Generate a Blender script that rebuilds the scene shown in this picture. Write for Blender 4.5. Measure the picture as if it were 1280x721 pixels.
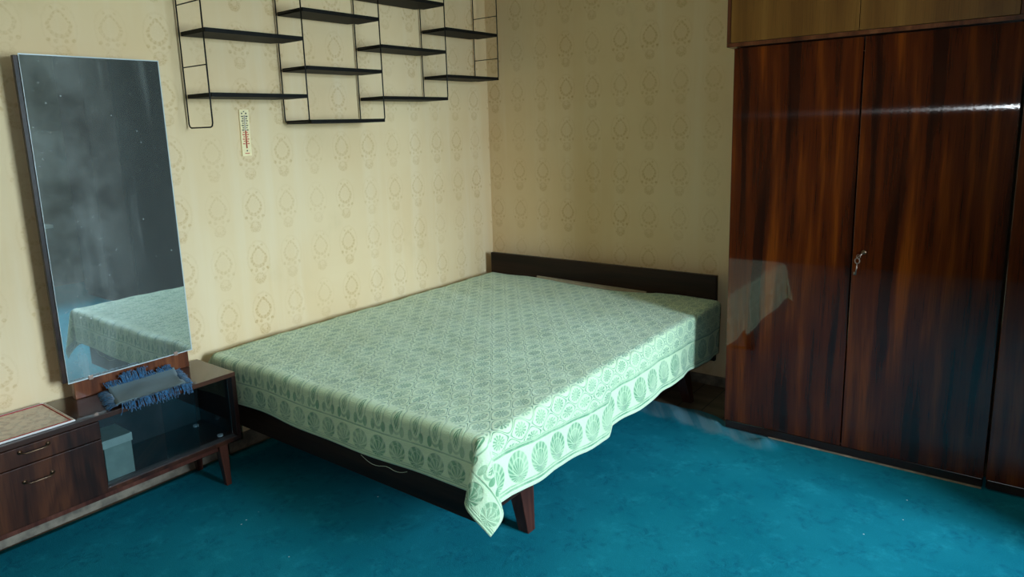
import bpy, bmesh, math, random
from mathutils import Vector, Matrix

for o in list(bpy.data.objects):
    bpy.data.objects.remove(o, do_unlink=True)
SC = bpy.context.scene
COL = SC.collection
random.seed(7)
PI = math.pi

# ------------------------------------------------------------------ camera
cam_d = bpy.data.cameras.new('camera')
cam = bpy.data.objects.new('camera', cam_d)
COL.objects.link(cam)
yaw, pitch, roll = math.radians(38.025), math.radians(-10.468), math.radians(-1.883)
fw = Vector((-math.sin(yaw) * math.cos(pitch), math.cos(yaw) * math.cos(pitch), math.sin(pitch)))
rt = fw.cross(Vector((0, 0, 1))).normalized()
up = rt.cross(fw)
rt2 = rt * math.cos(roll) + up * math.sin(roll)
up2 = -rt * math.sin(roll) + up * math.cos(roll)
M = Matrix((rt2, up2, -fw)).transposed().to_4x4()
M.translation = Vector((2.787, -3.483, 1.401))
cam.matrix_world = M
cam_d.sensor_fit = 'HORIZONTAL'
cam_d.sensor_width = 36.0
cam_d.lens = 869.385 / 1280 * 36.0
cam_d.shift_x = 13.747 / 1280
cam_d.shift_y = -41.184 / 1280
cam_d.clip_start = 0.02
SC.camera = cam

# ------------------------------------------------------------------ light
WIN = dict(x=5.0, y0=-2.15, y1=-0.95, z0=0.62, z1=2.22)       # the window opening in the right wall
world = bpy.data.worlds.new('sky')
SC.world = world
world.use_nodes = True
bg = world.node_tree.nodes['Background']
bg.inputs[1].default_value = 66.0
wn = world.node_tree
tc = wn.nodes.new('ShaderNodeTexCoord')
sp = wn.nodes.new('ShaderNodeSeparateXYZ')
mr_ = wn.nodes.new('ShaderNodeMapRange')
mr_.inputs[1].default_value = -0.03
mr_.inputs[2].default_value = 0.03
mw = wn.nodes.new('ShaderNodeMix')
mw.data_type = 'RGBA'
mw.inputs[6].default_value = (0.36, 0.46, 0.48, 1)          # ground outside
mw.inputs[7].default_value = (0.64, 0.84, 1.0, 1)           # overcast sky
wn.links.new(tc.outputs['Generated'], sp.inputs[0])
wn.links.new(sp.outputs[2], mr_.inputs[0])
wn.links.new(mr_.outputs[0], mw.inputs[0])
wn.links.new(mw.outputs[2], bg.inputs[0])
pl = bpy.data.lights.new('window_daylight_portal', 'AREA')
pl.shape = 'RECTANGLE'
pl.size = WIN['z1'] - WIN['z0']
pl.size_y = WIN['y1'] - WIN['y0']
pl.cycles.is_portal = True
po = bpy.data.objects.new('window_daylight_portal', pl)
po.location = (WIN['x'] + 0.16, (WIN['y0'] + WIN['y1']) / 2, (WIN['z0'] + WIN['z1']) / 2)
po.rotation_euler = (0, PI / 2, 0)
COL.objects.link(po)
# the small lamp of the photographer's phone, whose glint is the streak in the wardrobe varnish
fl = bpy.data.lights.new('phone_lamp', 'POINT')
fl.energy = 26.0
fl.color = (0.86, 0.95, 1.0)
fl.shadow_soft_size = 0.006
fo = bpy.data.objects.new('phone_lamp', fl)
fo.location = (2.76, -3.53, 1.425)
COL.objects.link(fo)
SC.view_settings.view_transform = 'Standard'
SC.view_settings.look = 'None'
SC.view_settings.gamma = 1.0
SC.view_settings.use_curve_mapping = False
SC.view_settings.exposure = 0.0
SC.cycles.diffuse_bounces = 6
SC.cycles.max_bounces = 14
SC.cycles.caustics_reflective = False
SC.cycles.caustics_refractive = False


# ------------------------------------------------------------------ shader helpers
class T:
    """A material's node tree with arithmetic on sockets."""
    def __init__(s, name):
        s.m = bpy.data.materials.new(name)
        s.m.use_nodes = True
        s.nt = s.m.node_tree
        s.b = s.nt.nodes['Principled BSDF']
        s.out = s.nt.nodes['Material Output']

    def node(s, kind, **kw):
        n = s.nt.nodes.new(kind)
        for k, v in kw.items():
            setattr(n, k, v)
        return n

    def link(s, a, b):
        s.nt.links.new(a, b)

    def put(s, sock, v):
        if isinstance(v, S):
            s.link(v.k, sock)
        elif isinstance(v, (tuple, list)):
            sock.default_value = (*v, 1) if len(v) == 3 and sock.type == 'RGBA' else v
        else:
            sock.default_value = v

    def math(s, op, *a):
        n = s.node('ShaderNodeMath', operation=op)
        for i, v in enumerate(a):
            s.put(n.inputs[i], v)
        return S(s, n.outputs[0])

    def pos(s):
        g = s.node('ShaderNodeNewGeometry')
        x = s.node('ShaderNodeSeparateXYZ')
        s.link(g.outputs['Position'], x.inputs[0])
        return [S(s, x.outputs[i]) for i in range(3)]

    def objpos(s):
        g = s.node('ShaderNodeTexCoord')
        x = s.node('ShaderNodeSeparateXYZ')
        s.link(g.outputs['Object'], x.inputs[0])
        return [S(s, x.outputs[i]) for i in range(3)]

    def uv(s):
        g = s.node('ShaderNodeTexCoord')
        x = s.node('ShaderNodeSeparateXYZ')
        s.link(g.outputs['UV'], x.inputs[0])
        return S(s, x.outputs[0]), S(s, x.outputs[1])

    def vec(s, x, y, z=0.0):
        n = s.node('ShaderNodeCombineXYZ')
        for i, v in enumerate((x, y, z)):
            s.put(n.inputs[i], v)
        return S(s, n.outputs[0])

    def noise(s, v, scale, detail=3.0, rough=0.55, dist=0.0):
        n = s.node('ShaderNodeTexNoise')
        s.link(v.k, n.inputs['Vector'])
        n.inputs['Scale'].default_value = scale
        n.inputs['Detail'].default_value = detail
        n.inputs['Roughness'].default_value = rough
        n.inputs['Distortion'].default_value = dist
        return S(s, n.outputs[0])

    def white(s, v):
        n = s.node('ShaderNodeTexWhiteNoise', noise_dimensions='2D')
        s.link(v.k, n.inputs['Vector'])
        return S(s, n.outputs['Value'])

    def voronoi(s, v, scale, feature='F1'):
        n = s.node('ShaderNodeTexVoronoi', feature=feature)
        s.link(v.k, n.inputs['Vector'])
        n.inputs['Scale'].default_value = scale
        return S(s, n.outputs[0])

    def step(s, v, a, b):
        """smoothstep of v from a to b (a > b gives the falling edge)"""
        n = s.node('ShaderNodeMapRange', interpolation_type='SMOOTHSTEP')
        s.put(n.inputs[0], v)
        lo, hi, t0, t1 = (a, b, 0, 1) if a < b else (b, a, 1, 0)
        n.inputs[1].default_value = lo
        n.inputs[2].default_value = hi
        n.inputs[3].default_value = t0
        n.inputs[4].default_value = t1
        return S(s, n.outputs[0])

    def mix(s, f, a, b):
        n = s.node('ShaderNodeMix', data_type='RGBA')
        s.put(n.inputs[0], f)
        s.put(n.inputs[6], a)
        s.put(n.inputs[7], b)
        return S(s, n.outputs[2])

    def bump(s, h, strength=0.3, dist=0.002):
        n = s.node('ShaderNodeBump')
        s.put(n.inputs['Height'], h)
        n.inputs['Strength'].default_value = strength
        n.inputs['Distance'].default_value = dist
        s.link(n.outputs[0], s.b.inputs['Normal'])

    def set(s, **kw):
        names = dict(color='Base Color', rough='Roughness', metal='Metallic', spec='Specular IOR Level',
                     coat='Coat Weight', coat_rough='Coat Roughness', sheen='Sheen Weight', aniso='Anisotropic',
                     ior='IOR', alpha='Alpha', emit='Emission Color', emit_s='Emission Strength')
        for k, v in kw.items():
            s.put(s.b.inputs[names[k]], v)
        return s.m


class S:
    def __init__(s, t, k):
        s.t, s.k = t, k
    def __add__(s, o): return s.t.math('ADD', s, o)
    __radd__ = __add__
    def __sub__(s, o): return s.t.math('SUBTRACT', s, o)
    def __rsub__(s, o): return s.t.math('SUBTRACT', o, s)
    def __mul__(s, o): return s.t.math('MULTIPLY', s, o)
    __rmul__ = __mul__
    def __truediv__(s, o): return s.t.math('DIVIDE', s, o)
    def abs(s): return s.t.math('ABSOLUTE', s)
    def sin(s): return s.t.math('SINE', s)
    def cos(s): return s.t.math('COSINE', s)
    def round(s): return s.t.math('ROUND', s)
    def floor(s): return s.t.math('FLOOR', s)
    def sqrt(s): return s.t.math('SQRT', s)
    def pow(s, e): return s.t.math('POWER', s, e)
    def max(s, o): return s.t.math('MAXIMUM', s, o)
    def min(s, o): return s.t.math('MINIMUM', s, o)
    def atan2(s, o): return s.t.math('ARCTAN2', s, o)
    def lt(s, o): return s.t.math('LESS_THAN', s, o)
    def gt(s, o): return s.t.math('GREATER_THAN', s, o)


def hyp(a, b):
    return (a * a + b * b).sqrt()


def plain(name, color, rough=0.5, metal=0.0, noise=0.0, scale=30, **kw):
    t = T(name)
    if noise:
        n = t.noise(t.vec(*t.objpos()), scale, 4)
        d = tuple(c * (1 - noise) for c in color)
        l = tuple(min(1, c * (1 + noise)) for c in color)
        t.set(color=t.mix(t.step(n, 0.3, 0.7), d, l), rough=rough, metal=metal, **kw)
    else:
        t.set(color=color, rough=rough, metal=metal, **kw)
    return t.m


# ------------------------------------------------------------------ materials
def wallpaper(name, axis, u0, v0):
    t = T(name)
    P = t.pos()
    u, z = P[axis], P[2]
    s, r = 0.174, 0.238
    uu = (u - u0) / s
    vv = (z - (v0 - 0.05)) / r
    ci, cj = uu.round(), vv.floor()
    lu = (uu - ci) * s
    lv = (vv - cj) * r - 0.05
    pv = t.vec(u, z)
    wob = t.noise(pv, 60, 3) - 0.5
    lu2 = lu + wob * 0.012
    lv2 = lv + (t.noise(t.vec(z, u), 55, 3) - 0.5) * 0.012
    # cup at the foot of each medallion
    e1 = hyp(lu2 / 0.031, lv2 / 0.029)
    cup = t.step(e1, 1.05, 0.75) * (0.35 + 0.6 * t.step(t.noise(pv, 190, 3), 0.4, 0.6)) * (1 - 0.75 * t.step(hyp(lu2 / 0.015, (lv2 - 0.010) / 0.014), 1.1, 0.6))
    # onion ring above it
    w = 0.037 - (lv2 - 0.098).max(0.0) * 0.42
    ring = (hyp(lu2 / w, (lv2 - 0.100) / 0.044) - 1).abs()
    dots = ((lu2.atan2(lv2 - 0.1)) * 15).sin() * 0.5 + 0.5
    ring = t.step(ring, 0.26, 0.08) * (0.45 + 0.55 * dots)
    sd = t.step(hyp(lu2.abs() - 0.042, lv2 - 0.044), 0.0095, 0.005)
    sd2 = t.step(hyp(lu2.abs() - 0.018, lv2 - 0.040), 0.010, 0.005)
    crown = t.step(hyp(lu2.abs() - 0.020, lv2 - 0.152), 0.008, 0.003) * 0.7
    halo = t.step((hyp(lu2 / 0.056, (lv2 - 0.09) / 0.082) - 1).abs(), 0.10, 0.02) * 0.22
    fillr = t.step(hyp(lu2 / 0.034, (lv2 - 0.10) / 0.04), 1.0, 0.5) * 0.16
    m = cup.max(ring).max(sd).max(sd2 * 0.7).max(crown).max(halo).max(fillr)
    brk = 0.35 + 0.9 * t.step(t.noise(pv, 130, 4, 0.65), 0.34, 0.62)
    each = 0.45 + 0.55 * t.white(t.vec(ci, cj))
    colf = 0.55 + 0.45 * t.white(t.vec(ci, 3.0))
    m = m * brk * each * colf
    big = t.noise(pv, 1.6, 4)
    streak = t.noise(t.vec(u * 9.0, z * 0.5), 1.0, 4)
    base = t.mix(t.step(big, 0.3, 0.7), (0.735, 0.515, 0.280), (0.775, 0.570, 0.330))
    base = t.mix(t.step(streak, 0.45, 0.75) * 0.5, base, (0.80, 0.63, 0.42))
    stain = t.step(t.noise(t.vec(u * 1.0, z * 0.7), 3.3, 5, 0.6), 0.55, 0.85)
    base = t.mix(stain * 0.45, base, (0.56, 0.40, 0.20))
    col = t.mix((m * 0.72).min(1.0), base, (0.52, 0.30, 0.115))
    t.set(color=col, rough=0.75, spec=0.25)
    t.bump(t.noise(pv, 400, 3) + m * 0.8, 0.12, 0.0015)
    return t.m


def bedspread_mat(A_TOP, B_TOP):
    """UV holds unfolded metres: u across the bed (0 = wall side edge of the top), v from head to foot;
    the second UV layer holds the distance to the side hem and to the foot hem."""
    t = T('green_damask')
    a, b = t.uv()
    g = t.node('ShaderNodeUVMap', uv_map='hem')
    x = t.node('ShaderNodeSeparateXYZ')
    t.link(g.outputs[0], x.inputs[0])
    da, db = S(t, x.outputs[0]), S(t, x.outputs[1])
    P, Q = 0.044, 0.056
    X, Y = a / P, b / Q
    f = (X * PI).cos() - 0.90 * (Y * PI).cos()
    line = t.step((f.abs() - 0.20).abs(), 0.12, 0.04)
    def motif(ox, oy, n, rx, ry):
        lx = X - ox - 2 * ((X - ox) / 2).round()
        ly = Y - oy - 2 * ((Y - oy) / 2).round()
        r = hyp(lx / rx, ly / ry)
        th = lx.atan2(ly)
        m = t.step(r - 0.06 * (th * n).cos(), 1.02, 0.88)
        ribs = t.step((th * n).cos() * r + 0.25 * (r * 14).cos(), -0.35, 0.15)
        core = t.step(r, 0.16, 0.08)
        return (m * (0.22 + 0.68 * ribs)).max(core * 0.8)
    fld = motif(0, 1, 12, 0.50, 0.52).max(motif(1, 0, 9, 0.40, 0.60)).max(line * 1.0)
    # side border: a row of round palmettes between lines
    def pal(c, per, d, d0, rad_c, rad_d, n):
        lc = (c / per - (c / per).round()) * per
        r = hyp(lc / rad_c, (d - d0) / rad_d)
        th = lc.atan2(d - d0 + rad_d * 0.6)
        m = t.step(r, 1.05, 0.93)
        ribs = t.step((th * n + r * 3).cos(), -0.6, 0.3)
        return m * (0.45 + 0.55 * ribs) * (1 - 0.5 * t.step((r - 0.55).abs(), 0.07, 0.03))
    sb = pal(b, 0.118, da, 0.078, 0.050, 0.050, 22)
    sline = t.step((da - 0.138).abs(), 0.006, 0.002).max(t.step((da - 0.146).abs(), 0.004, 0.0015) * 0.6) \
        .max(t.step((da - 0.016).abs(), 0.005, 0.002)).max(t.step((da - 0.026).abs(), 0.004, 0.0015) * 0.7)
    sb = sb.max(sline)
    in_s = t.step(da, 0.1505, 0.1495)
    # foot border: palmettes below, a line, then standing leaves with arched stems
    per = 0.086
    fb = pal(a, per, db, 0.048, 0.036, 0.036, 12)
    fb = fb.max(pal(a, per, db, 0.072, 0.015, 0.013, 5) * 0.9)
    la = (a / per - (a / per).round()) * per
    leaf = t.step(hyp(la / 0.012, (db - 0.155) / 0.036), 1.05, 0.85) * t.step((la.abs() * 900 + db * 260).cos(), -0.85, -0.2)
    lb = (a / per - 0.5 - (a / per - 0.5).round()) * per
    arch = t.step((hyp(la / 0.024, (db - 0.158) / 0.050) - 1).abs(), 0.14, 0.05)
    twin = t.step(hyp((la.abs() - 0.024 - (0.128 - db) * 0.0) / 0.011, (db - 0.118) / 0.020), 1.05, 0.8)
    bar = t.step((db - 0.094).abs(), 0.004, 0.0015).max(t.step((db - 0.010).abs(), 0.004, 0.0015)) \
        .max(t.step((db - 0.017).abs(), 0.003, 0.001) * 0.7)
    fb = fb.max(leaf).max(arch * 0.6).max(twin * 0.9).max(bar * 0.7)
    in_f = t.step(db, 0.2005, 0.1995)
    m = fld * (1 - in_s) + sb * in_s
    m = m * (1 - in_f) + fb * in_f
    pv = t.vec(a, b)
    fade = 0.55 + 0.5 * t.step(t.noise(pv, 14, 4), 0.35, 0.65)
    m = (m * fade).min(1.0)
    weave = (a * 2 * PI / 0.0016).sin() * (b * 2 * PI / 0.0016).sin()
    base = t.mix(t.noise(pv, 6, 3), (0.66, 0.815, 0.480), (0.71, 0.850, 0.530))
    col = t.mix((m * 0.95).min(1.0), base, (0.11, 0.33, 0.15))
    t.set(color=col, rough=0.62, spec=0.3, sheen=0.5)
    t.bump((1 - m) * 0.8 + t.noise(pv, 220, 3) * 0.5 + t.noise(pv, 35, 3) * 1.2 + weave * 0.06, 0.8, 0.004)
    return t.m


def carpet_mat():
    t = T('teal_carpet')
    x, y, z = t.pos()
    pv = t.vec(x, y)
    p = 0.30
    X, Y = x / p + (t.noise(pv, 5, 3) - 0.5) * 0.35, y / p + (t.noise(t.vec(y, x), 5, 3) - 0.5) * 0.35
    def blob(ox, oy):
        lx = X - ox - (X - ox).round()
        ly = Y - oy - (Y - oy).round()
        r = hyp(lx, ly)
        th = lx.atan2(ly)
        return t.step(r - 0.22 - 0.07 * (th * 6).cos(), 0.08, -0.05) * (0.4 + 0.6 * t.step((th * 6 + r * 25).sin(), -0.3, 0.5))
    m = blob(0, 0).max(blob(0.5, 0.5))
    m = m * t.step(t.noise(pv, 28, 5, 0.65), 0.38, 0.62)
    n1 = t.noise(pv, 2.2, 4)
    base = t.mix(t.step(n1, 0.3, 0.7), (0.004, 0.140, 0.185), (0.008, 0.178, 0.226))
    worn = t.step(t.noise(pv, 9, 8, 0.75), 0.50, 0.72)
    base = t.mix(worn * 0.85, base, (0.016, 0.255, 0.305))
    col = t.mix(m * 0.6, base, (0.004, 0.085, 0.135))
    # bald greyish strip along the loose back edge
    ed = y + 0.42 - 0.035 * (x * 5.2 + 0.7).sin()
    bald = t.step(ed + (t.noise(pv, 14, 4) - 0.5) * 0.10, -0.19, -0.13) * t.step(x, 0.95, 1.15) * t.step(x, 2.0, 1.9)
    col = t.mix(bald * (0.35 + 0.5 * t.step(t.noise(t.vec(x * 22 + y * 14, y * 3), 1.0, 3), 0.4, 0.62)), col, (0.15, 0.23, 0.25))
    fuzz = t.noise(pv, 260, 3)
    col = t.mix(t.step(fuzz, 0.3, 0.75) * 0.35, col, (0.012, 0.22, 0.31))
    v = t.voronoi(pv, 9.0)
    lint = t.step(v, 0.030, 0.018) * t.step(t.noise(pv, 3.7, 2), 0.50, 0.56)
    col = t.mix(lint * 0.8, col, (0.65, 0.70, 0.68))
    t.set(color=col, rough=1.0, spec=0.03)
    t.bump(fuzz * 1.0 + t.noise(pv, 40, 4) * 0.8 - m * 0.5, 0.35, 0.004)
    return t.m


def veneer(name, dark, mid, light, gloss=1.0, coat_rough=0.03, k=9.0, freq=9.0, aniso=False, cx=0.0, horizontal=False, rough=0.4, spec=0.15):
    t = T(name)
    x, y, z = t.objpos()
    if horizontal:
        x, z = z, x + y
    else:
        x = x + y
    xx = x - cx
    wp = (t.noise(t.vec(x * 2.0, z * 1.1), 1.0, 3) - 0.5) * 0.05
    n1 = t.noise(t.vec((x + wp) * 11, z * 0.7), 1.0, 4, 0.55)
    n2 = t.noise(t.vec((x + wp) * 45, z * 1.3), 1.0, 4, 0.6)
    n3 = t.noise(t.vec(x * 240, z * 5.0), 1.0, 3, 0.6)
    q = z * 0.9 + xx * xx * k + (n1 - 0.5) * 0.7
    arcs = (q * (2 * PI * freq)).sin() * 0.5 + 0.5
    arcs = arcs * t.step(n1, 0.30, 0.55) * t.step(xx.abs(), 0.26, 0.05)
    val = (n1 - 0.5) * 1.7 + n2 * 0.35 + 0.32 + arcs * 0.16
    c = t.mix(t.step(val, 0.25, 0.55), dark, mid)
    c = t.mix(t.step(val, 0.50, 0.85), c, light)
    c = t.mix(t.step(n3, 0.5, 0.75) * 0.5, c, tuple(v * 0.45 for v in dark))
    t.set(color=c, rough=rough, spec=spec, coat=gloss, coat_rough=coat_rough)
    if aniso:
        # varnish rubbed along the upright grain: a point of light smears sideways
        gl = t.node('ShaderNodeBsdfAnisotropic')
        gl.inputs['Color'].default_value = (1, 1, 1, 1)
        rip = t.noise(t.vec(x * 160, z * 7), 1.0, 3)
        t.put(gl.inputs['Roughness'], 0.06 + rip * 0.04)
        gl.inputs['Anisotropy'].default_value = 0.87
        bn = t.node('ShaderNodeBump')
        t.put(bn.inputs['Height'], t.noise(t.vec(x * 120, z * 60), 1.0, 3))
        bn.inputs['Strength'].default_value = 0.05
        bn.inputs['Distance'].default_value = 0.0006
        t.link(bn.outputs[0], gl.inputs['Normal'])
        t.put(gl.inputs['Tangent'], t.vec(0.0, 0.0, 1.0))
        mx = t.node('ShaderNodeMixShader')
        mx.inputs[0].default_value = 0.012
        t.link(t.b.outputs[0], mx.inputs[1])
        t.link(gl.outputs[0], mx.inputs[2])
        t.link(mx.outputs[0], t.out.inputs['Surface'])
    return t.m


def mirror_mat():
    t = T('aged_mirror')
    x, y, z = t.objpos()
    pv = t.vec(y, z)
    haze = t.noise(pv, 3.0, 5, 0.6)
    spots = t.step(t.noise(pv, 60, 4, 0.7), 0.60, 0.74)
    specks = t.step(t.voronoi(pv, 26), 0.12, 0.05) * t.step(t.noise(pv, 9, 2), 0.5, 0.6)
    rub = t.step(t.noise(t.vec(y * 14, z * 1.2), 1.0, 4), 0.5, 0.75)
    gl = t.node('ShaderNodeBsdfAnisotropic')
    gl.inputs['Color'].default_value = (0.66, 0.76, 0.76, 1)
    gl.inputs['Roughness'].default_value = 0.015
    df = t.node('ShaderNodeBsdfDiffuse')
    df.inputs['Color'].default_value = (0.56, 0.60, 0.55, 1)
    mx = t.node('ShaderNodeMixShader')
    t.put(mx.inputs[0], (0.09 + 0.22 * t.step(haze, 0.32, 0.7) * t.step(y, 0.16, -0.16) + spots * 0.16 + specks * 0.30 + rub * 0.10).min(1.0))
    t.link(gl.outputs[0], mx.inputs[1])
    t.link(df.outputs[0], mx.inputs[2])
    t.link(mx.outputs[0], t.out.inputs['Surface'])
    return t.m


def glass_mat(name, tint=(0.85, 0.92, 0.95), refl=1.0):
    t = T(name)
    tr = t.node('ShaderNodeBsdfTransparent')
    tr.inputs[0].default_value = (*tint, 1)
    gl = t.node('ShaderNodeBsdfAnisotropic')
    gl.inputs['Roughness'].default_value = 0.02
    fr = t.node('ShaderNodeFresnel')
    fr.inputs[0].default_value = 1.5
    mx = t.node('ShaderNodeMixShader')
    t.put(mx.inputs[0], S(t, fr.outputs[0]) * refl)
    t.link(tr.outputs[0], mx.inputs[1])
    t.link(gl.outputs[0], mx.inputs[2])
    t.link(mx.outputs[0], t.out.inputs['Surface'])
    return t.m


def floorboard_mat():
    t = T('bare_floor')
    x, y, z = t.pos()
    n = t.noise(t.vec(x * 1.5, y * 12), 1.0, 5)
    seam = ((x / 0.12) - (x / 0.12).round()).abs()
    c = t.mix(t.step(n, 0.3, 0.7), (0.10, 0.065, 0.035), (0.21, 0.15, 0.09))
    c = t.mix(t.step(seam, 0.03, 0.01), c, (0.03, 0.02, 0.012))
    t.set(color=c, rough=0.5)
    t.bump(n, 0.2, 0.002)
    return t.m


def fabric_print(name):
    t = T(name)
    x, y, z = t.objpos()
    pv = t.vec(x, y)
    n = t.step(t.noise(pv, 38, 4, 0.6), 0.47, 0.60)
    v = t.step(t.voronoi(pv, 22, 'DISTANCE_TO_EDGE'), 0.10, 0.03)
    c = t.mix(n * 0.45, (0.80, 0.66, 0.52), (0.46, 0.31, 0.24))
    c = t.mix(v * 0.35, c, (0.62, 0.56, 0.46))
    t.set(color=c, rough=0.9, spec=0.1)
    t.bump(t.noise(pv, 300, 2) + v, 0.4, 0.001)
    return t.m


def mat_weave(name, c1, c2):
    t = T(name)
    x, y, z = t.objpos()
    w = (x * 2 * PI / 0.006).sin() * (y * 2 * PI / 0.006).sin()
    n = t.noise(t.vec(x, y), 40, 4)
    t.set(color=t.mix(t.step(w + n, -0.2, 1.2), c1, c2), rough=0.9, spec=0.1, sheen=0.2)
    t.bump(w + n, 0.5, 0.0015)
    return t.m


MAT = {}
MAT['paper_left'] = wallpaper('wallpaper_left', 1, -0.489, 1.233)
MAT['paper_back'] = wallpaper('wallpaper_back', 0, 0.230, 1.037)
MAT['ceiling'] = plain('whitewash', (0.62, 0.58, 0.49), 0.9, noise=0.04, scale=3)
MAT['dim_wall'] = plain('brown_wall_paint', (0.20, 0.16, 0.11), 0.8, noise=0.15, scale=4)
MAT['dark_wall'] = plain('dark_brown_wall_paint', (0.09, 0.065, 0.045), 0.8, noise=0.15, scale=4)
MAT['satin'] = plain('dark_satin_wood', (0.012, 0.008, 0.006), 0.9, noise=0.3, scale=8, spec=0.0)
MAT['floor'] = floorboard_mat()
MAT['skirting'] = plain('worn_skirting_paint', (0.17, 0.135, 0.095), 0.6, noise=0.45, scale=18)
MAT['carpet'] = carpet_mat()
MAT['carpet_edge'] = plain('worn_carpet_edge', (0.17, 0.27, 0.30), 0.95, noise=0.45, scale=45)
MAT['white_paint'] = plain('white_gloss_paint', (0.78, 0.78, 0.74), 0.35, noise=0.04, scale=12)
MAT['maho'] = veneer('mahogany_polish', (0.016, 0.0026, 0.0006), (0.070, 0.0105, 0.0011), (0.190, 0.037, 0.0028), aniso=True, coat_rough=0.035, spec=0.0)
MAT['maho_edge'] = plain('dark_mahogany_edge', (0.022, 0.007, 0.004), 0.25, coat=0.6, coat_rough=0.08)
MAT['walnut'] = veneer('walnut_satin', (0.125, 0.047, 0.008), (0.160, 0.063, 0.011), (0.200, 0.085, 0.016), gloss=0.15, coat_rough=0.3, freq=5.0)
MAT['redwood'] = veneer('red_brown_edge', (0.050, 0.012, 0.004), (0.12, 0.032, 0.010), (0.19, 0.06, 0.02), gloss=0.4, coat_rough=0.15)
MAT['trim_pale'] = plain('pale_plinth_edge', (0.30, 0.21, 0.14), 0.5, noise=0.3, scale=30)
MAT['bedwood'] = veneer('dark_bed_wood', (0.010, 0.005, 0.003), (0.022, 0.010, 0.006), (0.040, 0.018, 0.010), gloss=0.06, coat_rough=0.3, horizontal=True)
MAT['legwood'] = veneer('red_leg_wood', (0.030, 0.008, 0.005), (0.070, 0.020, 0.012), (0.11, 0.036, 0.022), gloss=0.4, coat_rough=0.15)
MAT['dresser'] = veneer('dresser_veneer', (0.012, 0.003, 0.0015), (0.034, 0.009, 0.0035), (0.070, 0.020, 0.007), gloss=0.7, coat_rough=0.06)
MAT['dresser_top'] = veneer('dresser_top_polish', (0.018, 0.006, 0.003), (0.042, 0.014, 0.007), (0.075, 0.027, 0.013), gloss=0.9, coat_rough=0.05, horizontal=True)
MAT['dresser_in'] = plain('cabinet_inside', (0.030, 0.024, 0.022), 0.4, noise=0.25, scale=15)
MAT['black'] = plain('black_enamel', (0.004, 0.004, 0.003), 0.45, spec=0.2)
MAT['shelf_black'] = plain('black_shelf_board', (0.005, 0.0045, 0.0035), 0.6, noise=0.3, scale=40, spec=0.15)
MAT['mirror'] = mirror_mat()
MAT['bright_edge'] = plain('bevelled_glass_edge', (0.50, 0.54, 0.53), 0.3)
MAT['glass'] = glass_mat('sliding_glass', (0.80, 0.86, 0.88), 1.0)
MAT['window_glass'] = glass_mat('window_glass', (0.97, 0.99, 1.0), 1.0)
MAT['mattress'] = plain('beige_ticking', (0.42, 0.34, 0.22), 0.9, noise=0.12, scale=60)
MAT['chrome'] = plain('dull_steel', (0.32, 0.22, 0.17), 0.42, metal=1.0)
MAT['brass'] = plain('tarnished_brass', (0.17, 0.10, 0.06), 0.4, metal=1.0)
MAT['doily'] = fabric_print('printed_napkin')
MAT['red_piping'] = plain('red_piping', (0.36, 0.035, 0.030), 0.8)
MAT['white_piping'] = plain('white_piping', (0.72, 0.66, 0.62), 0.8)
MAT['mat_center'] = mat_weave('grey_blue_weave', (0.085, 0.135, 0.15), (0.15, 0.21, 0.22))
MAT['fringe'] = plain('blue_yarn', (0.008, 0.070, 0.150), 0.9, noise=0.6, scale=90, sheen=0.3)
MAT['card'] = plain('grey_green_card', (0.20, 0.235, 0.19), 0.75, noise=0.10, scale=25)
MAT['card_lid'] = plain('pale_card_lid', (0.33, 0.37, 0.31), 0.7, noise=0.08, scale=25)
MAT['white_plastic'] = plain('white_plastic', (0.75, 0.78, 0.78), 0.4)
MAT['thermo'] = plain('cream_board', (0.88, 0.70, 0.38), 0.5, noise=0.05, scale=60)
MAT['ink'] = plain('black_ink', (0.02, 0.02, 0.02), 0.6)
MAT['red_ink'] = plain('red_ink', (0.55, 0.05, 0.03), 0.5)
MAT['thread'] = plain('pale_thread', (0.62, 0.66, 0.50), 0.9)
MAT['thermo_glass'] = plain('white_glass_tube', (0.70, 0.62, 0.50), 0.15)


# ------------------------------------------------------------------ mesh helpers
ORG = {}


def obj(name, bm, mat, parent=None, smooth=False):
    """Link bm (built in room metres) as one mesh object; its parent is a thing, part or piece of the setting."""
    if parent is not None:
        bmesh.ops.translate(bm, verts=bm.verts, vec=-ORG[parent.name])
    me = bpy.data.meshes.new(name)
    bmesh.ops.recalc_face_normals(bm, faces=bm.faces)
    bm.to_mesh(me)
    bm.free()
    if smooth:
        for p in me.polygons:
            p.use_smooth = True
    me.materials.append(MAT[mat] if isinstance(mat, str) else mat)
    o = bpy.data.objects.new(name, me)
    COL.objects.link(o)
    o.parent = parent
    ORG[o.name] = ORG[parent.name] if parent is not None else Vector((0, 0, 0))
    return o


def thing(name, label, cat, loc, group=None):
    o = bpy.data.objects.new(name, None)
    COL.objects.link(o)
    o.location = loc
    o.empty_display_size = 0.1
    ORG[o.name] = Vector(loc)
    return tag(o, label, cat, group)


def tag(o, label, cat, group=None):
    o['label'] = label
    o['category'] = cat
    if group:
        o['group'] = group
    return o


def struct(name, bm, mat, parent=None):
    o = obj(name, bm, mat, parent)
    if parent is None:
        o['kind'] = 'structure'
    return o


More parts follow.
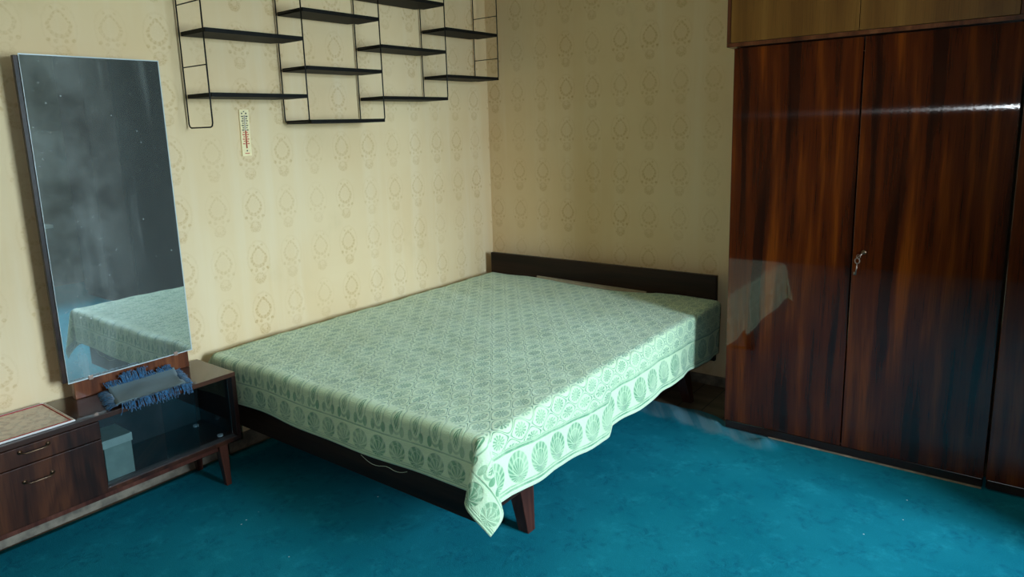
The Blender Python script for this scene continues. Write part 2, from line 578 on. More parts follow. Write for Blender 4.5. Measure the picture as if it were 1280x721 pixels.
def box(x0, x1, y0, y1, z0, z1, bev=0.0, bm=None, seg=2):
    own = bmesh.new()
    r = bmesh.ops.create_cube(own, size=1.0)
    for v in own.verts:
        v.co = Vector((x0 + (v.co.x + 0.5) * (x1 - x0), y0 + (v.co.y + 0.5) * (y1 - y0), z0 + (v.co.z + 0.5) * (z1 - z0)))
    if bev:
        bmesh.ops.bevel(own, geom=own.edges[:], offset=bev, segments=seg, affect='EDGES', profile=0.5)
    if bm is None:
        return own
    me = bpy.data.meshes.new('tmp')
    own.to_mesh(me)
    own.free()
    bm.from_mesh(me)
    bpy.data.meshes.remove(me)
    return bm


def hexa(bottom, top, bm=None, bev=0.0):
    """A block from four bottom and four top corners."""
    own = bmesh.new()
    b = [own.verts.new(p) for p in bottom]
    t = [own.verts.new(p) for p in top]
    own.faces.new(b[::-1])
    own.faces.new(t)
    for i in range(4):
        j = (i + 1) % 4
        own.faces.new((b[i], b[j], t[j], t[i]))
    if bev:
        bmesh.ops.bevel(own, geom=own.edges[:], offset=bev, segments=2, affect='EDGES', profile=0.5)
    if bm is None:
        return own
    me = bpy.data.meshes.new('tmp')
    own.to_mesh(me)
    own.free()
    bm.from_mesh(me)
    bpy.data.meshes.remove(me)
    return bm


def tube(pts, r, bm=None, n=8, closed=False):
    bm = bm or bmesh.new()
    pts = [Vector(p) for p in pts]
    rings = []
    N = len(pts)
    ref = None
    for i, p in enumerate(pts):
        if closed:
            d = (pts[(i + 1) % N] - pts[i - 1]).normalized()
        else:
            d = (pts[min(i + 1, N - 1)] - pts[max(i - 1, 0)]).normalized()
        if ref is None:
            ref = Vector((0, 0, 1)) if abs(d.z) < 0.9 else Vector((1, 0, 0))
        a = d.cross(ref).normalized()
        ref = a.cross(d).normalized()
        rr = r[i] if isinstance(r, (list, tuple)) else r
        rings.append([bm.verts.new(p + a * math.cos(2 * PI * k / n) * rr + ref * math.sin(2 * PI * k / n) * rr) for k in range(n)])
    m = N if closed else N - 1
    for i in range(m):
        A, B = rings[i], rings[(i + 1) % N]
        for k in range(n):
            bm.faces.new((A[k], A[(k + 1) % n], B[(k + 1) % n], B[k]))
    if not closed:
        bm.faces.new(rings[0][::-1])
        bm.faces.new(rings[-1])
    return bm


def disc(c, axis, r, h, bm=None, n=20):
    c = Vector(c)
    a = Vector(axis).normalized()
    return tube([c - a * h / 2, c + a * h / 2], r, bm, n)


# ------------------------------------------------------------------ the room
RX, RY, RZ = 5.0, -4.6, 2.62
struct('floor', box(-0.12, RX + 0.12, RY - 0.12, 0.12, -0.1, 0.0), 'floor')
struct('ceiling', box(-0.12, RX + 0.12, RY - 0.12, 0.12, RZ, RZ + 0.1), 'ceiling')
struct('wall_left', box(-0.12, 0.0, RY - 0.12, 0.12, 0.0, RZ), 'paper_left')
struct('wall_back', box(0.0, RX, 0.0, 0.12, 0.0, RZ), 'paper_back')
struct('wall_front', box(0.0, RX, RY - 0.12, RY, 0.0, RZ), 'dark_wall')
wb = box(RX, RX + 0.12, RY, WIN['y0'], 0, RZ)
box(RX, RX + 0.12, WIN['y1'], 0.0, 0, RZ, bm=wb)
box(RX, RX + 0.12, WIN['y0'], WIN['y1'], 0, WIN['z0'], bm=wb)
box(RX, RX + 0.12, WIN['y0'], WIN['y1'], WIN['z1'], RZ, bm=wb)
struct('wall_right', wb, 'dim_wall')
y0, y1, z0, z1 = WIN['y0'], WIN['y1'], WIN['z0'], WIN['z1']
fr = box(RX + 0.02, RX + 0.08, y0 + 0.001, y0 + 0.05, z0 + 0.001, z1 - 0.001)
box(RX + 0.02, RX + 0.08, y1 - 0.05, y1 - 0.001, z0 + 0.001, z1 - 0.001, bm=fr)
box(RX + 0.02, RX + 0.08, y0 + 0.05, y1 - 0.05, z0 + 0.001, z0 + 0.05, bm=fr)
box(RX + 0.02, RX + 0.08, y0 + 0.05, y1 - 0.05, z1 - 0.05, z1 - 0.001, bm=fr)
box(RX + 0.03, RX + 0.07, (y0 + y1) / 2 - 0.03, (y0 + y1) / 2 + 0.03, z0 + 0.05, z1 - 0.05, bm=fr)
w1 = struct('window_1', fr, 'white_paint')
for s in (0, 1):
    a0 = y0 + 0.05 if s == 0 else (y0 + y1) / 2 + 0.03
    a1 = (y0 + y1) / 2 - 0.03 if s == 0 else y1 - 0.05
    struct('pane', box(RX + 0.048, RX + 0.052, a0, a1, z0 + 0.05, z1 - 0.05), 'window_glass', w1)
struct('window_sill', box(RX - 0.16, RX + 0.019, y0 - 0.05, y1 + 0.05, z0 - 0.03, z0), 'white_paint', w1)
# skirting boards
struct('baseboard_left', box(0.0005, 0.016, RY + 0.01, -0.017, 0.0005, 0.072, 0.004), 'skirting')
struct('baseboard_back', box(0.001, RX - 0.001, -0.016, -0.0005, 0.0005, 0.055, 0.004), 'skirting')

# ------------------------------------------------------------------ carpet
def ripple(x, y):
    """rumples along the loose back edge between bed and wardrobe"""
    d = y + 0.42
    k = max(0.0, 1 - abs(d + 0.05) / 0.17)
    w = max(0.0, min(1.0, (x - 1.05) / 0.25)) * max(0.0, min(1.0, (2.03 - x) / 0.12))
    h = k * w * (0.007 + 0.006 * math.sin(x * 30 + y * 22) + 0.003 * math.sin(x * 57 + y * 30 + 1.0))
    if x > 1.70 and y > -0.512:
        return 0.0
    h += 0.024 * math.exp(-((x - 1.93) / 0.035) ** 2 - ((y + 0.57) / 0.030) ** 2)
    return max(0.0, h)


def back_edge(x):
    return -0.42 + 0.035 * math.sin(x * 5.2 + 0.7) + 0.012 * math.sin(x * 17)


bm = bmesh.new()
NX, NY = 190, 120
CX0, CX1, CY0 = 0.035, RX - 0.05, RY + 0.05
xs = [CX0 + (CX1 - CX0) * i / NX for i in range(NX + 1)]
rows = []
for j in range(NY + 1):
    t_ = (j / NY) ** 2.2
    row = []
    for x in xs:
        ye = back_edge(x)
        y = ye + (CY0 - ye) * t_
        edge = 0.006 if j else 0.004
        row.append(bm.verts.new((x + (0.004 * math.sin(y * 7) if x == CX0 else 0), y, edge + ripple(x, y))))
    rows.append(row)
for j in range(NY):
    for i in range(NX):
        bm.faces.new((rows[j][i], rows[j + 1][i], rows[j + 1][i + 1], rows[j][i + 1]))
bord = [e for e in bm.edges if e.is_boundary]
ext = bmesh.ops.extrude_edge_only(bm, edges=bord)
for v in [g for g in ext['geom'] if isinstance(g, bmesh.types.BMVert)]:
    v.co.z = 0.0005
carpet = obj('carpet', bm, 'carpet', None, True)
tag(carpet, 'teal blue wall-to-wall carpet with faint dark floral pattern and rumpled back edge', 'carpet')
# ------------------------------------------------------------------ bed
BX0, BX1, BZ = 0.075, 1.528, 0.495
BY0, BY1 = -0.105, -2.0
bed = thing('double_bed', 'dark wooden double bed with low plain headboard and splayed legs', 'bed', (0.8, -1.05, 0))
obj('headboard', box(0.060, 1.524, -0.101, -0.075, 0.17, 0.622, 0.003), 'bedwood', bed)
obj('side_rail', box(1.452, 1.476, -1.955, -0.102, 0.175, 0.335, 0.003), 'bedwood', bed)
obj('side_rail', box(0.075, 0.099, -1.955, -0.102, 0.175, 0.335, 0.003), 'bedwood', bed)
obj('foot_rail', box(0.075, 1.476, -1.980, -1.956, 0.185, 0.335, 0.003), 'bedwood', bed)
def bed_leg(x, y, sx, sy):
    """tapered leg, splayed outwards by (sx, sy)"""
    w0, w1, d0, d1 = 0.022, 0.040, 0.020, 0.030
    bot = [(x + sx - w0 * 1.0, y + sy - d0, 0.0065), (x + sx + w0, y + sy - d0, 0.0065), (x + sx + w0, y + sy + d0, 0.0065), (x + sx - w0, y + sy + d0, 0.0065)]
    top = [(x - d1, y - w1, 0.176), (x + d1, y - w1, 0.176), (x + d1, y + w1, 0.176), (x - d1, y + w1, 0.176)]
    return hexa(bot, top, bev=0.003)
obj('leg', bed_leg(1.425, -1.675, 0.035, -0.015), 'legwood', bed)
obj('leg', bed_leg(1.425, -0.300, 0.045, 0.0), 'legwood', bed)
obj('leg', bed_leg(0.140, -1.675, -0.035, -0.015), 'legwood', bed)
obj('leg', bed_leg(0.140, -0.300, -0.035, 0.0), 'legwood', bed)
obj('leg_bar', box(0.10, 1.451, -1.70, -1.66, 0.178, 0.21, 0.003), 'legwood', bed)
obj('slat_base', box(0.10, 1.451, -1.955, -0.105, 0.29, 0.315), 'bedwood', bed)
obj('mattress', box(BX0 + 0.006, BX1 - 0.010, BY1 + 0.012, -0.106, 0.337, BZ - 0.004, 0.014, seg=3), 'mattress', bed, True)

# a folded blanket peeping out between spread and headboard
def head_pull(x):
    """how far the spread's head edge is drawn back from the headboard"""
    return 0.062 * max(0.0, math.sin(min(1, max(0, (x - 0.35) / 0.85)) * PI)) ** 0.7 * (1 - 0.45 * math.sin(x * 4.0))


bm = bmesh.new()
prev = None
for k in range(17):
    x = 0.42 + 0.72 * k / 16
    yf = -0.104 - max(0.006, head_pull(x) * 0.9 - 0.003)
    zt = BZ + 0.015 - 0.013 * k / 16
    ring = [bm.verts.new(p) for p in ((x, -0.1035, BZ - 0.0035), (x, yf, BZ - 0.0035), (x, yf, zt), (x, -0.1035, zt))]
    if prev:
        for q in range(4):
            bm.faces.new((prev[q], ring[q], ring[(q + 1) % 4], prev[(q + 1) % 4]))
    else:
        bm.faces.new(ring)
    prev = ring
bm.faces.new(prev[::-1])
tag(obj('folded_blanket', bm, 'mattress'), 'thin beige blanket edge showing between the headboard and the bedspread', 'blanket')

# bedspread: a rectangle of cloth unfolded over the mattress
AT, BT = BX1 - BX0, BY0 - BY1


def side_drop(y):
    k = [(-2.05, 0.225), (-1.926, 0.222), (-1.61, 0.262), (-1.30, 0.288), (-1.275, 0.285), (-1.255, 0.250), (-0.85, 0.245), (-0.506, 0.262), (-0.25, 0.285), (-0.1, 0.285)]
    for (ya, da), (yb, db) in zip(k, k[1:]):
        if y <= yb:
            f = max(0.0, (y - ya) / (yb - ya))
            return da + (db - da) * f
    return k[-1][1]


def hang(e, R=0.022):
    """outward offset and fall of cloth that runs e past an edge of radius R"""
    q = R * PI / 2
    if e < q:
        return R * math.sin(e / R), R * (1 - math.cos(e / R))
    return R, R + (e - q)


FD = 0.187


def cloth(a, ex, b, ey):
    """a, b: place on the top; ex, ey: how far past the side and foot edge"""
    x = BX0 + a
    y = BY0 - b
    z = BZ + 0.0025 * math.sin(x * 11 + y * 5) * math.sin(y * 8.0 - x * 3) + 0.0012 * math.sin(y * 37 + x * 13)
    if ex <= 0 and ey <= 0:
        return Vector((x, y, z))
    if ex > 0 and ey > 0:
        r = math.hypot(ex, ey)
        th = math.atan2(ex, ey)
        o_, f = hang(r)
        d = Vector((math.sin(th), -math.cos(th), 0))
        p = Vector((BX1, BY1, z - f)) + d * (o_ + 0.03 * r)
        p += Vector((0.62, -0.78, 0)) * (0.17 * r * math.sin(2 * th) ** 2)
        p += Vector((0.78, 0.62, 0)) * (-0.20 * r * math.sin(4 * th) - 0.03 * r * math.sin(2 * th))
        return p
    if ex > 0:
        o_, f = hang(ex)
        wav = ex * (0.050 * math.sin(y * 6.3 + 1.2) + 0.022 * math.sin(y * 17 + 0.4))
        near = max(0.0, 1 - (BY0 - 0.0 - y) / 0.5)
        return Vector((BX1 + o_ + 0.075 * ex + wav - near * 0.10 * ex, y, z - f))
    o_, f = hang(ey)
    wav = ey * (0.040 * math.sin(x * 5.1) + 0.018 * math.sin(x * 15 + 2))
    return Vector((x, BY1 - o_ - 0.060 * ey + wav, z - f))


bm = bmesh.new()
uvl = bm.loops.layers.uv.new('UVMap')
hml = bm.loops.layers.uv.new('hem')
nA, nS, nB, nF = 110, 34, 150, 26
cols = [('w', i / 4) for i in range(4)] + [('t', i / nA) for i in range(nA + 1)] + [('s', (i + 1) / nS) for i in range(nS)]
rows = [('t', j / nB) for j in range(nB + 1)] + [('f', (j + 1) / nF) for j in range(nF)]
grid, info = [], {}
for rk, rv in rows:
    line = []
    for ck, cv in cols:
        b = rv * BT if rk == 't' else BT
        ey = 0.0 if rk == 't' else rv * FD
        a = 0.0 if ck == 'w' else (cv * AT if ck == 't' else AT)
        yy = BY0 - b
        if rk == 't' and ck != 's':
            # the head edge is pulled back in the middle and bares the mattress
            xx = BX0 + a
            pull = head_pull(xx)
            b = b + pull * max(0.0, 1 - b / 0.4)
        sd = side_drop(yy - ey)
        ex = cv * sd if ck == 's' else 0.0
        if ck == 'w':
            dr = (1 - cv) * 0.06
            p = cloth(0, 0, b, ey)
            p.x = max(0.024, p.x - min(dr, 0.03))
            p.z -= dr * 0.9
            au = -dr
        else:
            p = cloth(a, ex, b, ey)
            au = a + ex
        v = bm.verts.new(p)
        line.append(v)
        info[v] = (au, b + ey, (sd - ex) if ck == 's' else (AT - a + sd), (FD - ey) if rk == 'f' else (BT - b + FD))
    grid.append(line)
for j in range(len(rows) - 1):
    for i in range(len(cols) - 1):
        f = bm.faces.new((grid[j][i], grid[j + 1][i], grid[j + 1][i + 1], grid[j][i + 1]))
        for l in f.loops:
            u = info[l.vert]
            l[uvl].uv = (u[0], u[1])
            l[hml].uv = (u[2], u[3])
foot_hem = [v.co.copy() for v in grid[-1]]
MAT['spread'] = bedspread_mat(AT, BT)
spread = obj('bedspread', bm, 'spread', None, True)
so = spread.modifiers.new('thickness', 'SOLIDIFY')
so.thickness = 0.003
so.offset = 1.0
tag(spread, 'green damask bedspread with pale sheen draped over the bed', 'bedspread')
# a loose thread of the hem
pts = []
for i in range(15):
    t_ = i / 14
    x = 1.02 + 0.22 * t_
    pts.append((x, BY1 - 0.040 - 0.004 * math.sin(t_ * 5), BZ - FD + 0.004 - 0.016 * math.sin(PI * min(1, t_ * 1.6)) * (t_ < 0.63) - 0.014 * math.sin(PI * max(0, (t_ - 0.55) / 0.45))))
obj('loose_thread', tube(pts, 0.0008, n=5), 'thread', spread, True)

# ------------------------------------------------------------------ dresser
DX, DT, DB = 0.306, 0.476, 0.192
DYR, DYL = -2.058, -2.985
dr = thing('dresser', 'low brown dresser with two drawers and a glass fronted compartment on tapered legs', 'dresser', (0.16, -2.52, 0))
obj('top', box(0.020, DX, DYL, DYR, DT - 0.018, DT, 0.002), 'dresser_top', dr)
obj('bottom_panel', box(0.020, DX, DYL, DYR, DB, DB + 0.018, 0.002), 'dresser', dr)
obj('side_panel', box(0.020, DX, DYR - 0.018, DYR, DB + 0.0185, DT - 0.0185, 0.001), 'dresser', dr)
obj('side_panel', box(0.020, DX, DYL, DYL + 0.018, DB + 0.0185, DT - 0.0185, 0.001), 'dresser', dr)
obj('back_panel', box(0.020, 0.026, DYL + 0.018, DYR - 0.0185, DB + 0.0185, DT - 0.0185), 'dresser_in', dr)
obj('divider', box(0.0265, DX - 0.02, -2.592, -2.575, DB + 0.0185, DT - 0.0185), 'dresser_in', dr)
for (za, zb, zh) in ((0.394, DT - 0.020, 0.436), (DB + 0.004, 0.391, 0.335)):
    d_ = obj('drawer', box(DX - 0.0195, DX + 0.002, DYL + 0.012, -2.573, za, zb, 0.002), 'dresser', dr)
    hy = (-2.812, -2.732)
    pts = [(DX + 0.002, hy[0], zh + 0.004), (DX + 0.012, hy[0], zh + 0.003), (DX + 0.018, hy[0] + 0.012, zh), (DX + 0.018, hy[1] - 0.012, zh),
           (DX + 0.012, hy[1], zh + 0.003), (DX + 0.002, hy[1], zh + 0.004)]
    h = tube(pts, 0.0022, n=8)
    disc((DX + 0.003, hy[0], zh + 0.004), (1, 0, 0), 0.007, 0.004, h, 12)
    disc((DX + 0.003, hy[1], zh + 0.004), (1, 0, 0), 0.007, 0.004, h, 12)
    obj('handle', h, 'brass', d_, True)
obj('glass_pane', box(DX - 0.022, DX - 0.018, -2.570, -2.225, DB + 0.020, DT - 0.020), 'glass', dr)
obj('glass_pane', box(DX - 0.032, DX - 0.028, -2.345, -2.078, DB + 0.020, DT - 0.020), 'glass', dr)
obj('pane_track', box(DX - 0.036, DX - 0.002, -2.572, DYR - 0.019, DB + 0.0182, DB + 0.0205), 'dresser_in', dr)
obj('glide_button', disc((0.250, -2.118, DB + 0.022), (0, 0, 1), 0.011, 0.006), 'white_plastic', dr)
obj('glide_button', disc((0.075, -2.125, DB + 0.022), (0, 0, 1), 0.011, 0.006), 'white_plastic', dr)
obj('under_frame', box(0.045, DX - 0.03, DYL + 0.05, DYR - 0.05, DB - 0.030, DB - 0.0005, 0.002), 'legwood', dr)
for (lx, ly, sx, sy) in ((0.270, -2.130, 0.000, 0.012), (0.060, -2.130, -0.010, 0.012), (0.270, -2.92, 0.010, -0.012), (0.060, -2.92, -0.010, -0.012)):
    w0, w1 = 0.011, 0.019
    bot = [(lx + sx - w0, ly + sy - w0, 0.0065), (lx + sx + w0, ly + sy - w0, 0.0065), (lx + sx + w0, ly + sy + w0, 0.0065), (lx + sx - w0, ly + sy + w0, 0.0065)]
    top = [(lx - w1, ly - w1, DB - 0.001), (lx + w1, ly - w1, DB - 0.001), (lx + w1, ly + w1, DB - 0.001), (lx - w1, ly + w1, DB - 0.001)]
    obj('leg', hexa(bot, top, bev=0.002), 'legwood', dr)

# cardboard box behind the glass
bx = thing('cardboard_box', 'small grey-green cardboard box with lid behind the dresser glass', 'box', (0.2, -2.505, DB + 0.0185))
obj('body', box(0.135, 0.262, -2.554, -2.460, DB + 0.0187, 0.338, 0.001), 'card', bx)
obj('lid', box(0.132, 0.265, -2.558, -2.456, 0.332, 0.362, 0.001), 'card_lid', bx)

# mirror on the dresser
MX = 0.092
mr = thing('dressing_mirror', 'tall frameless dusty mirror standing on the dresser against the wall', 'mirror', (0.08, -2.34, DT))
bk = hexa([(MX - 0.022, -2.590, 0.549), (MX - 0.006, -2.590, 0.549), (MX - 0.006, -2.116, 0.549), (MX - 0.022, -2.116, 0.549)],
          [(MX - 0.022, -2.590, 1.685), (MX - 0.006, -2.590, 1.685), (MX - 0.006, -2.116, 1.685), (MX - 0.022, -2.116, 1.685)], bev=0.001)
obj('backing_board', bk, 'bedwood', mr)
obj('mirror_glass', box(MX - 0.0055, MX, -2.574, -2.114, 0.548, 1.687), 'mirror', mr)
e = 0.0035
rim = box(MX - 0.0056, MX + 0.0006, -2.574 - e * 0.4, -2.574, 0.548 - e, 1.687 + e)
box(MX - 0.0056, MX + 0.0006, -2.114, -2.114 + e, 0.548 - e, 1.687 + e, bm=rim)
box(MX - 0.0056, MX + 0.0006, -2.574, -2.114, 1.687, 1.687 + e, bm=rim)
box(MX - 0.0056, MX + 0.0006, -2.574, -2.114, 0.548 - e, 0.548, bm=rim)
obj('bevelled_rim', rim, 'bright_edge', mr)
obj('foot_board', box(MX - 0.040, MX - 0.010, -2.555, -2.125, DT + 0.0005, 0.5485, 0.002), 'redwood', mr)
for y in (-2.50, -2.18):
    obj('clip', box(MX - 0.004, MX + 0.003, y - 0.008, y + 0.008, 0.540, 0.556, 0.001), 'chrome', mr)

# blue fringed mat
fm = thing('fringed_mat', 'blue table mat with thick yarn fringe lying before the mirror', 'mat', (0.18, -2.35, DT))
bm = bmesh.new()
x0_, x1_, y0_, y1_ = 0.104, 0.288, -2.478, -2.225
n = 18
g = []
def mat_h(x, y):
    return DT + 0.011 + 0.004 * math.sin(y * 30) * math.sin(x * 25) + 0.013 * max(0.0, (0.165 - x) / 0.06) ** 2
for i in range(n + 1):
    row = []
    for j in range(n + 1):
        u, v = i / n, j / n
        x = x0_ + (x1_ - x0_) * u
        y = y0_ + (y1_ - y0_) * v + 0.050 * (0.5 - u)
        row.append(bm.verts.new((x, y, mat_h(x, y))))
    g.append(row)
for i in range(n):
    for j in range(n):
        bm.faces.new((g[i][j], g[i + 1][j], g[i + 1][j + 1], g[i][j + 1]))
mo = obj('woven_center', bm, 'mat_center', fm, True)
sm = mo.modifiers.new('thickness', 'SOLIDIFY')
sm.thickness = 0.004
rnd = random.Random(3)
bm = bmesh.new()
def strand(p, d, ln, lift=0.0):
    """one looped strand from p outwards along d; it droops over the dresser's front edge"""
    side = Vector((-d.y, d.x, 0))
    sw = rnd.uniform(-0.4, 0.4)
    pts, rr = [], []
    for k in range(6):
        t_ = k / 5
        q = p + d * ln * t_ + side * sw * ln * t_ * t_
        z = p.z + (0.008 + lift) * math.sin(t_ * PI * 0.8) + lift * t_
        if q.x > DX + 0.004:
            z = min(z, p.z) - (q.x - DX) * 1.4
            q.x = DX + 0.007 + (q.x - DX) * 0.35
        else:
            z = max(z - 0.003 * t_, DT + 0.0025)
        if q.x < 0.098 and q.z < 0.58:
            q.x = 0.098 + rnd.uniform(0, 0.008)
            z += 0.008 * t_
        pts.append((q.x, q.y, z))
        rr.append(0.0018 * (1 - 0.35 * t_))
    tube(pts, rr, bm, 4)
for k in range(150):
    v = rnd.random()
    strand(Vector((x1_ - 0.004, y0_ + (y1_ - y0_) * v - 0.014, DT + 0.007)), Vector((1, rnd.uniform(-0.35, 0.35), 0)).normalized(), rnd.uniform(0.025, 0.045), 0.0)
    strand(Vector((x0_ + 0.010, y0_ + (y1_ - y0_) * v + 0.014, DT + 0.020)), Vector((-1, rnd.uniform(-0.4, 0.4), 0)).normalized(), rnd.uniform(0.015, 0.030), rnd.uniform(0.0, 0.006) + (0.012 if 0.25 < v < 0.6 else 0))
    u = rnd.random()
    strand(Vector((x0_ + (x1_ - x0_) * u, y0_ + 0.005 + 0.05 * (0.5 - u), DT + 0.007)), Vector((rnd.uniform(-0.35, 0.35), -1, 0)).normalized(), rnd.uniform(0.025, 0.042), -0.003)
    strand(Vector((x0_ + (x1_ - x0_) * u, y1_ - 0.005 + 0.05 * (0.5 - u), DT + 0.007)), Vector((rnd.uniform(-0.35, 0.35), 1, 0)).normalized(), rnd.uniform(0.018, 0.034), -0.003)
fo_ = obj('fringe', bm, 'fringe', fm, True)
fo_['kind'] = 'stuff'

# napkin on the drawers
nk = thing('napkin', 'beige patterned napkin with red and white edging on the dresser corner', 'napkin', (0.15, -2.8, DT))
def quad_slab(c, z0, z1, bev=0.0):
    return hexa([(x, y, z0) for x, y in c], [(x, y, z1) for x, y in c], bev=bev)
nc = [(0.290, -2.640), (0.282, -2.990), (0.025, -2.980), (0.028, -2.640)]
obj('cloth', quad_slab([nc[3], nc[2], nc[1], nc[0]][::-1], DT + 0.001, DT + 0.005), 'doily', nk)
ring_ = [Vector((x, y, DT + 0.0055)) for x, y in nc]
obj('red_edging', tube([(p.x - 0.008 * (1 if p.x > 0.1 else -1), p.y + (0.008 if p.y < -2.8 else -0.008), p.z) for p in ring_], 0.0028, n=6, closed=True), 'red_piping', nk)
obj('white_edging', tube([(p.x, p.y, p.z - 0.001) for p in ring_], 0.0034, n=6, closed=True), 'white_piping', nk)

# ------------------------------------------------------------------ string shelf on the wall
LY = [-1.974, -1.512, -1.060, -0.587, -0.133]
LB = [1.437, 1.450, 1.450, 1.559, 1.679]
LT = [2.06, 2.17, 2.17, 2.30, 2.30]
XB, XF = 0.014, 0.192
sh = thing('string_shelf', 'stepped black wire wall shelf with thin boards hung above the bed', 'wall shelf', (0.0, -1.05, 1.437))
R_ = 0.0030
for i, y in enumerate(LY):
    zb, zt = LB[i], LT[i]
    c = 0.016
    loop = [(XB, y, zt), (XB, y, zb + c), (XB + c * 0.3, y, zb + c * 0.3), (XB + c, y, zb), (XF - c, y, zb), (XF - c * 0.3, y, zb + c * 0.3), (XF, y, zb + c), (XF, y, zt)]
    lad = obj('ladder', tube(loop + [], R_, n=8), 'black', sh, True)
    zs = [1.676 + 0.2395 * k for k in range(-1, 4)] if i in (0,) else [1.797 + 0.2395 * k for k in range(-1, 3)]
    if i in (1, 2, 3):
        zs = sorted({z + 0.009 for j, zz in ((0, (1.553, 1.797, 2.040)), (1, (1.676, 1.920)), (2, (1.797, 2.040)), (3, (1.918, 2.165))) for z in zz if j in (i - 1, i)})
    for z in zs:
        if zb + 0.05 < z < zt - 0.02:
            obj('rung', tube([(XB, y, z), (XF, y, z)], 0.0024, n=6), 'black', lad, True)
boards = [(0, (1.553, 1.797, 2.040)), (1, (1.443, 1.676, 1.920, 2.155)), (2, (1.552, 1.797, 2.040)), (3, (1.672, 1.918, 2.165))]
for i, zs in boards:
    for z in zs:
        ya, yb = LY[i] + 0.005, LY[i + 1] - 0.005
        # a thin board notched round the uprights at its back corner
        prof = [(XB + 0.004, ya), (XF + 0.006, ya), (XF + 0.006, yb), (XB + 0.032, yb), (XB + 0.032, yb - 0.030), (XB + 0.004, yb - 0.040)]
        bm = bmesh.new()
        lo = [bm.verts.new((x, y, z + 0.001)) for x, y in prof]
        hi = [bm.verts.new((x, y, z + 0.017)) for x, y in prof]
        bm.faces.new(lo[::-1])
        bm.faces.new(hi)
        for k in range(len(prof)):
            m_ = (k + 1) % len(prof)
            bm.faces.new((lo[k], lo[m_], hi[m_], hi[k]))
        obj('shelf_board', bm, 'shelf_black', sh)

# ------------------------------------------------------------------ thermometer
tilt = 0.06
th = thing('wall_thermometer', 'cream wall thermometer with red scale hanging under the black shelf', 'thermometer', (0.0, -1.715, 1.31))
def ty(y, z):                                                   # the plate hangs slightly askew
    return y + (z - 1.412) * tilt * 0.3
def plate(ya, yb, za, zb, xa, xb):
    return hexa([(xa, ty(ya, za), za), (xb, ty(ya, za), za), (xb, ty(yb, za), za), (xa, ty(yb, za), za)],
                [(xa, ty(ya, zb), zb), (xb, ty(ya, zb), zb), (xb, ty(yb, zb), zb), (xa, ty(yb, zb), zb)])
obj('scale_board', plate(-1.740, -1.694, 1.312, 1.512, 0.001, 0.007), 'thermo', th)
yc = -1.717
obj('glass_tube', tube([(0.009, ty(yc, 1.345), 1.345), (0.009, ty(yc, 1.488), 1.488)], 0.0025, n=8), 'thermo_glass', th, True)
obj('red_column', tube([(0.0096, ty(yc, 1.345), 1.345), (0.0096, ty(yc, 1.422), 1.422)], 0.0024, n=8), 'red_ink', th, True)
bm, br = bmesh.new(), bmesh.new()
for k in range(13):
    z = 1.365 + k * 0.0098
    tgt = br if z < 1.42 else bm
    for s in (-1, 1):
        ln = 0.010 if k % 2 == 0 else 0.006
        a_, b_ = sorted((yc + s * 0.0055, yc + s * (0.0055 + ln)))
        box(0.0068, 0.0076, ty(a_, z), ty(b_, z), z - 0.0022, z + 0.0022, bm=tgt)
for (a_, z, w) in ((-1.727, 1.495, 0.003), (-1.707, 1.495, 0.003), (-1.717, 1.503, 0.0025), (yc, 1.334, 0.003)):
    box(0.0068, 0.0076, a_ - w, a_ + w, z - w, z + w, bm=bm)
obj('black_marks', bm, 'ink', th)['kind'] = 'stuff'
box(0.0068, 0.0076, -1.728, -1.706, 1.321, 1.3245, bm=br)
obj('red_marks', br, 'red_ink', th)['kind'] = 'stuff'

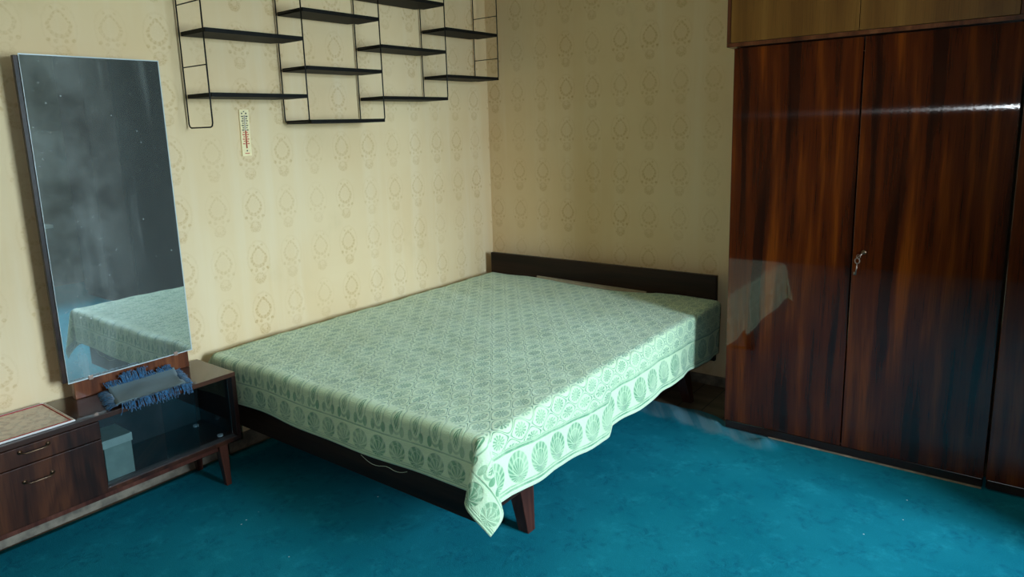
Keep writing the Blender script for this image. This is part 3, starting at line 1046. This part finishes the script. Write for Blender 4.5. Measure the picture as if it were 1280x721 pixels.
# ------------------------------------------------------------------ wardrobes
WY, WT = -0.503, 1.694
def wardrobe(x0, doors, dw, label, key=False, skin='maho'):
    x1 = x0 + doors * dw
    w = thing('wardrobe', label, 'wardrobe', ((x0 + x1) / 2, WY / 2, 0))
    obj('side_panel', box(x0 + 0.002, x0 + 0.020, WY + 0.022, -0.03, 0.0075, WT - 0.001, 0.001), 'maho_edge', w)
    obj('side_panel', box(x1 - 0.022, x1 - 0.004, WY + 0.022, -0.03, 0.0075, WT - 0.001, 0.001), 'maho_edge', w)
    obj('back_panel', box(x0 + 0.021, x1 - 0.023, -0.036, -0.030, 0.06, WT - 0.02), 'maho_edge', w)
    obj('top_panel', box(x0 + 0.021, x1 - 0.023, WY + 0.022, -0.037, WT - 0.019, WT - 0.001), 'maho_edge', w)
    obj('bottom_panel', box(x0 + 0.021, x1 - 0.023, WY + 0.022, -0.037, 0.055, 0.075), 'maho_edge', w)
    pl_ = obj('plinth', box(x0 + 0.006, x1 - 0.006, WY + 0.004, WY + 0.0215, 0.012, 0.047, 0.002), 'maho_edge', w)
    o = obj('plinth_strip', box(x0 + 0.20, x1 - 0.006, WY - 0.001, WY + 0.004, 0.0075, 0.013), 'trim_pale', pl_)
    for k in range(doors):
        a, b = x0 + k * dw + 0.0015, x0 + (k + 1) * dw - 0.0035
        bm = box(a - (a + b) / 2, b - (a + b) / 2, WY, WY + 0.020, 0.050, WT - 0.004, 0.0015, seg=2)
        d_ = obj('door', bm, skin, None)
        d_.parent = w
        d_.location = Vector(((a + b) / 2, 0, 0)) - ORG[w.name]
        ORG[d_.name] = Vector(((a + b) / 2, 0, 0))
        if key and k == 1:
            kx, kz = a + 0.040, 0.872
            obj('keyhole_plate', disc((kx, WY - 0.0015, kz), (0, 1, 0), 0.009, 0.003), 'brass', d_, True)
            obj('key_stem', tube([(kx, WY - 0.001, kz), (kx, WY - 0.022, kz), (kx - 0.008, WY - 0.030, kz - 0.008), (kx - 0.016, WY - 0.028, kz - 0.016)], 0.0022, n=8), 'chrome', d_, True)
            c = Vector((kx - 0.018, WY - 0.020, kz - 0.032))
            ringp = [c + Vector((0.0085 * math.cos(q * 2 * PI / 16), 0, 0.0105 * math.sin(q * 2 * PI / 16))) for q in range(16)]
            kk = tube(ringp, 0.0022, n=6, closed=True)
            tube([c + Vector((0, 0, -0.010)), c + Vector((-0.004, 0.006, -0.058))], 0.0022, kk, 8)
            box(c.x - 0.012, c.x - 0.004, c.y + 0.004, c.y + 0.007, c.z - 0.058, c.z - 0.046, bm=kk)
            obj('hanging_key', kk, 'chrome', d_, True)
            r2 = [(kx - 0.014 + 0.007 * math.cos(q * 2 * PI / 14), WY - 0.022, kz - 0.014 + 0.008 * math.sin(q * 2 * PI / 14)) for q in range(14)]
            obj('key_ring', tube(r2, 0.0013, n=6, closed=True), 'chrome', d_, True)
    return w
wardrobe(1.725, 2, 0.4935, 'glossy mahogany two-door wardrobe with a hanging key beside the bed', key=True)
wardrobe(2.716, 1, 0.494, 'glossy mahogany single-door wardrobe cut by the right edge of the picture')
tc_ = thing('added_shade_cabinet', 'deep dark brown cabinet added out of view to shade the wardrobe and darken the mirror', 'cabinet', (3.74, -0.42, 0))  # added out of view: blocks window light from the wardrobe, darkens the mirror
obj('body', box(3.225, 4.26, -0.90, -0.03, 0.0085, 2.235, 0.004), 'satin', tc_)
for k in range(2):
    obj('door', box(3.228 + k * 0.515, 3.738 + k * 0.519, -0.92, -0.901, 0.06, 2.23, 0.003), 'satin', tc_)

def top_cabinet(x0, x1, doors, label, skin='walnut'):
    z0, z1 = WT + 0.001, 2.22
    c = thing('top_cabinet', label, 'cabinet', ((x0 + x1) / 2, WY / 2, z0))
    yf = WY - 0.018
    edge = 'redwood' if skin == 'walnut' else 'satin'
    obj('bottom_panel', box(x0, x1, yf, -0.03, z0, z0 + 0.016, 0.0015), edge, c)
    obj('side_panel', box(x0, x0 + 0.015, yf, -0.03, z0 + 0.0165, z1, 0.0015), edge, c)
    obj('side_panel', box(x1 - 0.015, x1, yf, -0.03, z0 + 0.0165, z1, 0.0015), edge, c)
    obj('top_panel', box(x0, x1, yf, -0.03, z1 + 0.0005, z1 + 0.016, 0.0015), edge, c)
    obj('back_panel', box(x0 + 0.016, x1 - 0.016, -0.036, -0.030, z0 + 0.017, z1 - 0.001), edge, c)
    w = (x1 - x0 - 0.032) / doors
    for k in range(doors):
        a, b = x0 + 0.016 + k * w + 0.001, x0 + 0.016 + (k + 1) * w - 0.001
        bm = box(a - (a + b) / 2, b - (a + b) / 2, yf - 0.002, yf + 0.016, z0 + 0.017, z1 - 0.002, 0.0015)
        d_ = obj('door', bm, skin, None)
        d_.parent = c
        d_.location = Vector(((a + b) / 2, 0, 0)) - ORG[c.name]
        ORG[d_.name] = Vector(((a + b) / 2, 0, 0))
    return c
top_cabinet(1.700, 2.700, 2, 'light walnut two-door overhead cabinet on top of the wardrobe with the key')
top_cabinet(2.702, 3.212, 1, 'light walnut single-door overhead cabinet cut by the right edge of the picture')
